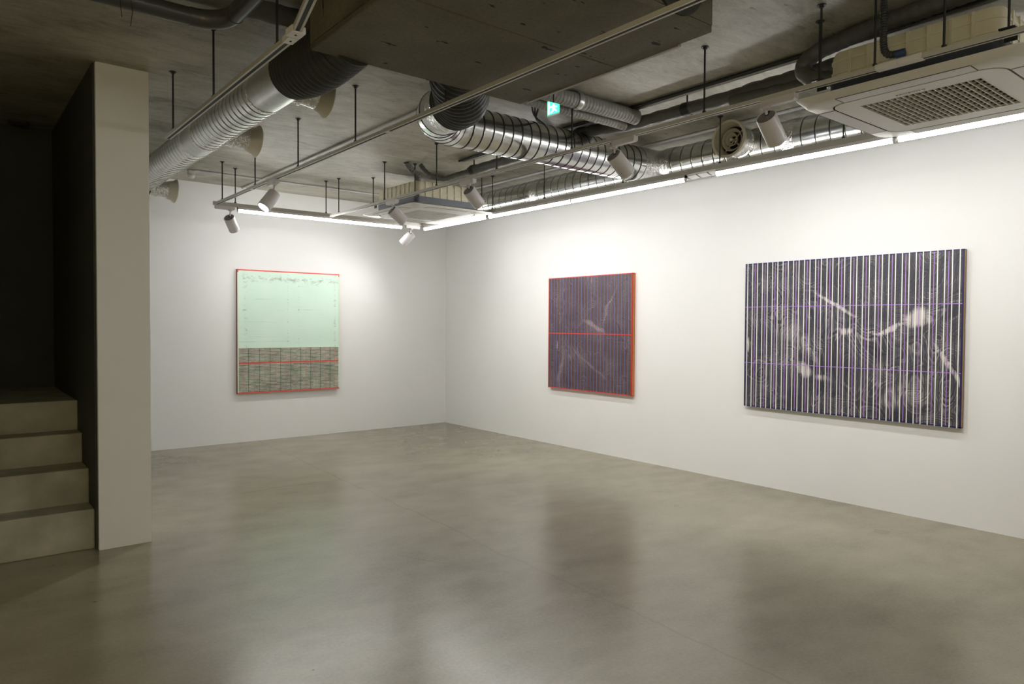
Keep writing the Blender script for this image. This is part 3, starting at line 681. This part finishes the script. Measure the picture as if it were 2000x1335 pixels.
# segmented elbow
cx, cy, re = 2.80, YBD-.30, .30; a0, a1 = math.radians(180), math.radians(90); pts = []; rr = []; mats = []
for i in range(6):
    for f_, dr in ((0.0, 0), (.05, .003), (.10, 0), (.55, 0)):
        q = a0 + (a1-a0)*(i+f_)/6; pts.append((cx+re*math.cos(q), cy+re*math.sin(q), ZB-.012*(1-(i+f_)/6))); rr.append(RB+dr); mats.append(1 if f_ < .06 else 0)
pts.append((cx, YBD, ZB)); rr.append(RB)
mb = MB(); mb.sweep(pts, rr, 40, True, mats[:len(pts)-1]); obj('elbow', mb, ['galv', 'seam'], t, 14)
mb = MB(); mb.sweep([(2.47, 3.63, ZB-.010), (2.50, 3.79, ZB-.012)], RB+.004, 40); obj('tape_band', mb, 'foil', t, 45)
mb = MB(); flex(mb, [(2.475, 3.66, ZB-.012), (2.42, 3.50, ZB-.022), (2.27, 3.32, 2.785), (2.20, 3.172, 2.82)], .158, .040, .007); obj('flexible_sleeve', mb, 'flex', t, 60)
mb = MB(); mb.sweep([(4.60, YBD, ZB), (4.80, YBD, ZB)], [RB+.005, RB+.008], 40); obj('tape_band', mb, 'foil', t, 45)
XC = 4.90
t = thing('spiral_duct', 'silver spiral duct running along the right wall above the LED battens', 'air duct', (XC, 4, ZB), 'silver spiral ducts')
for a, b in ((7.65, YBD+.02), (YBD-.02, 0.2)):
    mb = MB(); spiral(mb, (XC, a, ZB), (XC, b, ZB), RB, .105); obj('duct_section', mb, ['galv', 'seam'], t, 14)
for y in (5.60, 4.27, 3.90, 2.78):
    mb = MB(); mb.lathe((XC, y+.05, ZB), (0, -1, 0), [(0, RB-.001), (.004, RB+.005), (.096, RB+.005), (.10, RB-.001)], 40); obj('tape_band', mb, 'foil', t, 50)
outlet(t, (XC-.10, 3.145, ZB+.022), (-1, -.02, .02), .106, .142, .16)

# ---------------------------------------------------------------- cassette air conditioners
def cassette(x0, x1, y0, y1, z, label, band, detail, lip=.033):
    cx, cy = (x0+x1)/2, (y0+y1)/2; t = thing('air_conditioner', label, 'air conditioner', (cx, cy, z))
    mb = MB(); q = .016; g = .112
    mb.loft([rrect(x0+.10, x1-.10, y0+.10, y1-.10, .05, z+.052, 8), rrect(x0, x1, y0, y1, .03, z+lip+.005, 8), rrect(x0, x1, y0, y1, .03, z+lip, 8), rrect(x0+q, x1-q, y0+q, y1-q, .11, z+.003, 8), rrect(x0+q+.005, x1-q-.005, y0+q+.005, y1-q-.005, .11, z, 8), rrect(x0+g, x1-g, y0+g, y1-g, .10, z, 8)], True, False)
    obj('panel_frame', mb, 'acpanel', t, 30)
    mb = MB(); i0, i1, j0, j1 = x0+g, x1-g, y0+g, y1-g
    mb.loft([rrect(i0, i1, j0, j1, .10, z), rrect(i0, i1, j0, j1, .10, z+.012), rrect(i0+.012, i1-.012, j0+.012, j1-.012, .09, z+.012)], False, False); obj('groove', mb, 'groove', t)
    # inner intake panel with a rectangular opening
    gx0, gx1, gy0, gy1 = cx-.275, cx+.275, cy-.275, cy+.275; h = .009
    mb = MB(); oq = rrect(i0+h, i1-h, j0+h, j1-h, .092, z-.001); n = len(oq); q = n//4
    iq = []
    for k, (px, py) in enumerate(((gx1, gy1), (gx0, gy1), (gx0, gy0), (gx1, gy0))):
        iq += [(px, py, z-.001)]*q
    mb.loft([[(a, b, z+.012) for a, b, c in oq], oq, iq, [(a, b, z+.018) for a, b, c in iq]], False, False); obj('intake_panel', mb, 'acpanel', t, 30)
    mb = MB(); mb.box((gx0-.002, gy0-.002, z+.014), (gx1+.002, gy1+.002, z+.02)); gr = obj('grille_void', mb, 'hole', t)
    nb = 19 if detail else 13
    mb = MB(); bw = .0045 if detail else .010; mb.box((gx0, gy0, z-.002), (gx1, gy0+bw, z+.012)); o = obj('grille_bar', mb, 'acpanel', t)
    for k in range(1, nb+1): inst(o, t, (0, (gy1-gy0-bw)*k/nb, 0))
    mb = MB(); sp_ = ((0, .001), (.009, .009), (.007, .012), (-.002, .004)) if detail else ((0, -.001), (.010, -.001), (.010, .010), (0, .010)); mb.loft([[(gx0+a, gy0, z+b) for a, b in sp_], [(gx0+a, gy1, z+b) for a, b in sp_]]); o = obj('grille_slat', mb, 'acpanel', t)
    m_ = 10 if detail else 9
    for k in range(1, m_+1): inst(o, t, ((gx1-gx0-.016)*k/m_, 0, 0))
    # four air flaps and their slots, four corner covers
    for ax, sg in ((0, -1), (0, 1), (1, -1), (1, 1)):
        a, b = .0235, .111; e = .21
        def q_(u, v, zz):
            if ax == 0: return ((x0+u if sg < 0 else x1-u), y0+v, zz)
            return (x0+v, (y0+u if sg < 0 else y1-u), zz)
        Ls = (y1-y0) if ax == 0 else (x1-x0)
        mb = MB(); pts = [(a, e), (b, e), (b, Ls-e), (a, Ls-e)]
        mb.loft([[q_(u, v, z+.006) for u, v in pts], [q_(u, v, z-.0015) for u, v in pts]], False, True); o = obj('air_flap', mb, 'acflap', t)
        for v in (e-.003, Ls-e+.003):
            mb = MB(); pts = [(a, v-.0012), (b, v-.0012), (b, v+.0012), (a, v+.0012)]
            mb.loft([[q_(u, w_, z+.004) for u, w_ in pts], [q_(u, w_, z-.0018) for u, w_ in pts]], False, True); obj('flap_gap', mb, 'groove', o)
        mb = MB(); pts = [(a-.003, e), (a+.001, e), (a+.001, Ls-e), (a-.003, Ls-e)]
        mb.loft([[q_(u, w_, z+.007) for u, w_ in pts], [q_(u, w_, z-.0015) for u, w_ in pts]], False, True); obj('flap_gap', mb, 'groove', o)
    # casing above
    bx = .115
    mb = MB(); c0 = rrect(x0+bx, x1-bx, y0+bx, y1-bx, .05, z+.04); mb.loft([c0, [(a, b, z+.115) for a, b, c in c0]]); obj('casing_band', mb, band, t, 40)
    bx = .12; zt = z+.275
    mb = MB(); f = lambda r, i, zz: rrect(x0+bx+i, x1-bx-i, y0+bx+i, y1-bx-i, r, zz)
    mb.loft([f(.06, 0, z+.115), f(.06, 0, zt-.03), f(.06, .008, zt-.008), f(.055, .03, zt)]); body = obj('casing', mb, 'acbody', t, 40)
    mb = MB(); mb.box((-.006, -.009, z+.118), (.006, .009, zt-.012)); rib = None
    L_ = (x1-x0) - 2*bx
    for k in range(7):
        s = (k+.5)/7*(L_-.14) - (L_-.14)/2
        for (px, py) in ((x0+bx, cy+s), (x1-bx, cy+s), (cx+s, y0+bx), (cx+s, y1-bx)):
            if rib is None:
                m2_ = MB(); m2_.box((px-.007, py-.007, z+.118), (px+.007, py+.007, zt-.012)); rib = obj('casing_rib', m2_, 'acbody', t); rp = (px, py)
            else: inst(rib, t, (px-rp[0], py-rp[1], 0))
    for zz in (z+.16, z+.22):
        mb = MB(); mb.loft([f(.06, -.004, zz-.006), f(.06, -.004, zz+.006)], False, False); mb.loft([f(.06, .002, zz-.006), f(.06, -.004, zz-.006)], False, False); mb.loft([f(.06, -.004, zz+.006), f(.06, .002, zz+.006)], False, False); obj('casing_belt', mb, 'acbody', t, 40)
    # suspension brackets and rods at the corners
    for (px, py) in ((x0+.10, y0+.10), (x0+.10, y1-.10), (x1-.10, y0+.10), (x1-.10, y1-.10)):
        sx = -1 if px < cx else 1; sy = -1 if py < cy else 1; rx, ry = px+sx*.012, py+sy*.012
        mb = MB(); mb.box((rx-.03, ry-.03, z+.13), (rx+.03, ry+.03, z+.136)); mb.box((rx-sx*.03, ry-.025, z+.09), (rx-sx*.026, ry+.025, z+.13)); obj('bracket', mb, 'rod', t)
        rod(t, rx, ry, z+.12)
    return t, cx, cy
t1, c1x, c1y = cassette(3.452, 4.470, .965, 1.975, 2.528, 'large cream ceiling air conditioner at the upper right with lettered panel', 'acband', True)
cu = bpy.data.curves.new('lettering', 'FONT'); cu.body = 'SAMSUNG'; cu.size = .025; cu.extrude = .0004; cu.align_x = 'CENTER'; cu.space_character = 1.25
tmp = bpy.data.objects.new('tmp', cu); COL.objects.link(tmp); bpy.context.view_layer.update()
me = bpy.data.meshes.new_from_object(tmp.evaluated_get(bpy.context.evaluated_depsgraph_get())); bpy.data.objects.remove(tmp)
me.name = 'lettering'; me.materials.clear(); me.materials.append(M['vent'])
o = bpy.data.objects.new('lettering', me); COL.objects.link(o); o.parent = t1
mm = Matrix(((0, -1, 0), (-1, 0, 0), (0, 0, -1))).to_4x4(); mm = mm @ Matrix.Diagonal((1, .75, 1, 1)); mm.translation = (3.650-c1x, 1.485-c1y, -.0030)
o.matrix_local = mm; o['label'] = 'small grey maker lettering on the panel'
t2, c2x, c2y = cassette(3.55, 4.54, 5.97, 7.01, 2.552, 'cream ceiling air conditioner in the far corner with blue grey band', 'acband2', False, .014)

# ---------------------------------------------------------------- pipes, hoses, conduits
def pipe(name, pts, r, mat, label, cat, group=None, n=16, ribs=None, raw=False, smooth=60):
    path = [Vector(p) for p in pts] if raw else bez(pts, 14); mb = MB()
    if ribs:
        pitch, amp = ribs; flex(mb, pts, r, pitch, amp, n)
    else: mb.sweep(path, r, n)
    c = path[0]; o = obj(name, mb, mat, None, smooth, tuple(c)); return tag(o, label, cat, group)
# dark insulated refrigerant line between the two air conditioners
XE = 3.985
t = thing('insulated_pipe', 'dark grey insulated pipe line under the ceiling between the two air conditioners', 'pipe', (XE, 4, 2.878))
mb = MB(); flex(mb, [(XE, 5.62, 2.872), (XE, 4.6, 2.882), (XE, 4.08, 2.922), (XE, 3.6, 2.882), (XE, 3.3, 2.876), (XE, 2.6, 2.874)], .042, .16, .003, 18); obj('pipe_run', mb, 'insul', t, 60)
mb = MB(); flex(mb, [(XE+.01, 2.62, 2.872), (XE, 2.3, 2.868), (XE-.02, 1.98, 2.866), (XE-.05, 1.6, 2.872)], .055, .13, .004, 18); obj('pipe_run', mb, 'insul', t, 60)
mb = MB(); flex(mb, [(XE-.02, 2.70, 2.84), (XE-.03, 2.2, 2.815), (XE-.05, 1.85, 2.80)], .036, .13, .003, 16); obj('pipe_run', mb, 'insul', t, 60)
mb = MB(); flex(mb, [(3.62, 1.05, 2.915), (3.68, 1.55, 2.915), (3.75, 1.88, 2.918), (3.77, 2.05, 2.895), (3.77, 2.105, 2.83), (3.77, 2.04, 2.765), (3.80, 1.90, 2.735), (3.84, 1.78, 2.73)], .044, .05, .002, 20); obj('return_bend', mb, 'insul', t, 60)
mb = MB(); flex(mb, [(XE-.01, 5.60, 2.868), (3.89, 5.69, 2.835), (3.80, 5.77, 2.800), (3.72, 5.85, 2.815), (3.67, 5.92, 2.875), (3.65, 5.97, 2.94)], .024, .05, .002, 14); obj('pipe_tail', mb, 'insul', t, 60)
for y in (5.55, 3.06): 
    mb = MB(); mb.lathe((XE, y+.03, 2.876), (0, -1, 0), [(0, .047), (.06, .047)], 18); obj('strap', mb, 'rod', t, 50)
    mb = MB(); mb.cyl((XE, y, 2.92), (XE, y, ZC), .006, 8); obj('strap_rod', mb, 'rod', t)
# taped pair of pipes from the box
for (y, z, r, xs, xe, lab) in ((3.484, 2.908, .052, 2.68, 3.93, 'thicker grey taped pipe leaving the ventilation box towards the right'), (3.600, 2.872, .032, 2.68, 3.93, 'thinner grey taped pipe beside the thicker one')):
    pipe('taped_pipe', [(xs, y, ZC-.015), (xs+.08, y, z+.01), (xs+.25, y, z), (3.2, y, z-.004), (xe-.15, y, z), (xe, y-.02, z-.012)], r, 'wrap', lab, 'pipe', 'grey taped pipes', 20, (.03, .0016))
mb = MB(); mb.lathe((3.33, 3.484, 2.906), (1, 0, 0), [(0, .057), (.03, .060), (.045, .056)], 20); o = obj('pipe_clamp', mb, 'steel', None, 50, (3.33, 3.484, 2.906)); tag(o, 'zinc hanger clamp around the grey taped pipe', 'clamp')
# grey hose rising from the far air conditioner
pipe('drain_hose', [(3.68, 6.08, 2.81), (3.68, 6.07, 2.85), (3.62, 6.08, 2.90), (3.56, 6.06, 2.945), (3.54, 6.05, ZC)], .030, 'hose', 'short grey hose rising from the far air conditioner to the ceiling', 'hose', None, 16, (.02, .0025))
# corrugated drain hose beside the near air conditioner
t = thing('drain_hose', 'black corrugated hose dropping to the near air conditioner', 'hose', (3.43, 1.53, 2.64))
mb = MB(); flex(mb, [(3.44, 1.525, ZC-.004), (3.44, 1.525, 2.80), (3.44, 1.522, 2.70), (3.445, 1.505, 2.665), (3.455, 1.47, 2.658)], .0155, .012, .002, 14); obj('hose', mb, 'flex', t, 60)
mb = MB(); mb.cyl((3.455, 1.475, 2.658), (3.462, 1.435, 2.66), .018, 14); obj('clip', mb, 'blue', t, 40)
# charcoal drain pipe, upper left
t = thing('drain_pipe', 'charcoal drain pipe with an elbow under the ceiling at the upper left', 'pipe', (1.05, 3.49, 2.80))
mb = MB(); mb.sweep([(-2.5, 3.49, 2.80), (.93, 3.49, 2.80)], .040, 24); obj('pipe_run', mb, 'pvc', t, 50)
mb = MB(); mb.sweep([(.90 + .155*math.sin(q), 3.335 + .155*math.cos(q), 2.80) for q in [PI/2*i/12 for i in range(13)]], .0425, 24); obj('elbow', mb, 'pvc', t, 50)
mb = MB(); mb.sweep([(1.055, 3.35, 2.80), (1.085, -2.0, 2.80)], .040, 24); obj('pipe_run', mb, 'pvc', t, 50)
pipe('insulated_pipe', [(-2.5, 3.47, 2.908), (0, 3.47, 2.908), (1.1, 3.47, 2.910), (1.4, 3.47, 2.914), (1.75, 3.47, 2.914)], .047, 'insul', 'dark wrapped pipe above the charcoal drain pipe at the upper left', 'pipe', None, 18, (.12, .003))
# surface conduits on the ceiling
def conduit(pts, r, mat, label, group='thin ceiling conduits', nm='conduit'):
    return pipe(nm, pts, r, mat, label, 'conduit', group, 10, None, True)
conduit([(2.73, 8.40, 2.955), (2.73, 3.4, 2.955)], .010, 'conduit', 'thin pale conduit on the ceiling beside the long track')
conduit([(2.05, 7.745, 2.957), (4.5, 7.745, 2.957)], .010, 'conduit', 'thin white conduit on the ceiling along the back wall')
conduit([(4.79, 8.40, 2.953), (4.79, -1.5, 2.953)], .013, 'conduit', 'pale conduit on the ceiling beside the right wall duct')
for i, x in enumerate((3.86, 3.905)):
    conduit([(x, 5.62, 2.950), (x, .2, 2.950)], .011, 'rod' if i == 0 else 'steel', ('dark' if i == 0 else 'bright zinc') + ' conduit on the ceiling along the insulated pipe')
for i, y in enumerate((3.70, 3.735, 3.77, 3.805)):
    conduit([(2.45, y, 2.948), (3.83, y, 2.948)], .009, 'rod' if i % 2 else 'steel', ('outermost dark', 'nearest zinc', 'inner dark', 'farther zinc')[(1, 2, 3, 0)[i]] + ' conduit of the four crossing behind the exit sign')
for i in range(3):
    pipe('cable', [(3.06+.02*i, 3.66, 2.93), (3.22+.03*i, 3.80, 2.925), (3.45+.02*i, 4.02+.02*i, 2.93), (3.86, 4.26+.03*i, 2.945)], .007, 'cable', ('nearest', 'middle', 'farthest')[i] + ' of three black cables curving behind the exit sign', 'cable', 'black ceiling cables', 8)
# small sensor
t = thing('motion_sensor', 'small white motion sensor on the ceiling near the back wall', 'sensor', (2.02, 7.80, ZC))
mb = MB(); mb.box((1.985, 7.77, ZC-.05), (2.055, 7.83, ZC)); o = obj('base', mb, 'white', t); md = o.modifiers.new('bevel', 'BEVEL'); md.width = .006
mb = MB(); mb.lathe((2.02, 7.795, ZC-.05), (0, 0, -1), [(0, .036), (.015, .036), (.035, .026), (.044, .0001)], 24); obj('dome', mb, 'white', t, 60)
# thin wires hanging by the drain pipe
for i, pts in enumerate(([(.60, 3.41, 2.90), (.602, 3.41, 2.80), (.606, 3.41, 2.73), (.61, 3.41, 2.69)], [(.632, 3.41, 2.90), (.642, 3.41, 2.79), (.650, 3.41, 2.73), (.642, 3.41, 2.66)])):
    pipe('wire', pts, .0016, 'cable', ('shorter' if i == 0 else 'longer') + ' loose wire end hanging from the upper left pipe', 'wire', 'loose wire ends', 6)

# ---------------------------------------------------------------- exit sign
def exit_sign():
    C = Vector((3.005, 3.335, 2.752)); d = Vector((C.x, C.y, 0)).normalized(); r = Vector((d.y, -d.x, 0)); up = Vector((0, 0, 1))
    t = thing('exit_sign', 'small glowing green exit sign with white running figure by the ventilation box', 'sign', tuple(C))
    def pl(name, pts, z0, z1, mat, par):
        mb = MB(); mb.loft([[C + r*u + up*v + d*z0 for u, v in pts], [C + r*u + up*v + d*z1 for u, v in pts]]); return obj(name, mb, mat, par)
    q = [(-.036, -.042), (.036, -.020), (.036, .026), (-.036, .045)]
    pl('housing', [(-.039, -.046), (.039, -.023), (.039, .029), (-.039, .049)], .002, .03, 'white', t)
    f = pl('face', q, -.001, .003, 'sign', t)
    man = [[(-.004, .021), (.004, .020), (.005, .029), (-.003, .031)], [(-.012, .012), (.004, .017), (.008, .000), (-.004, -.004)], [(-.004, .000), (.006, -.004), (-.006, -.022), (-.016, -.030), (-.018, -.026), (-.010, -.018)],
           [(.002, -.002), (.008, .0), (.020, -.010), (.016, -.016)], [(-.012, .012), (-.020, .004), (-.026, .010), (-.024, .013), (-.019, .009), (-.010, .017)], [(.004, .017), (.016, .008), (.022, .014), (.020, .017), (.015, .013), (.004, .021)]]
    for p in man: pl('pictogram', p, -.0025, 0, 'signw', f)
    pl('pictogram', [(-.034, -.036), (-.026, -.034), (-.026, .036), (-.034, .039)], -.0025, 0, 'signw', f)
    mb = MB(); mb.cyl(C + d*.015 + up*.03, Vector((C.x+d.x*.015, C.y+d.y*.015, ZC)), .004, 8); obj('hanger', mb, 'rod', t)
exit_sign()
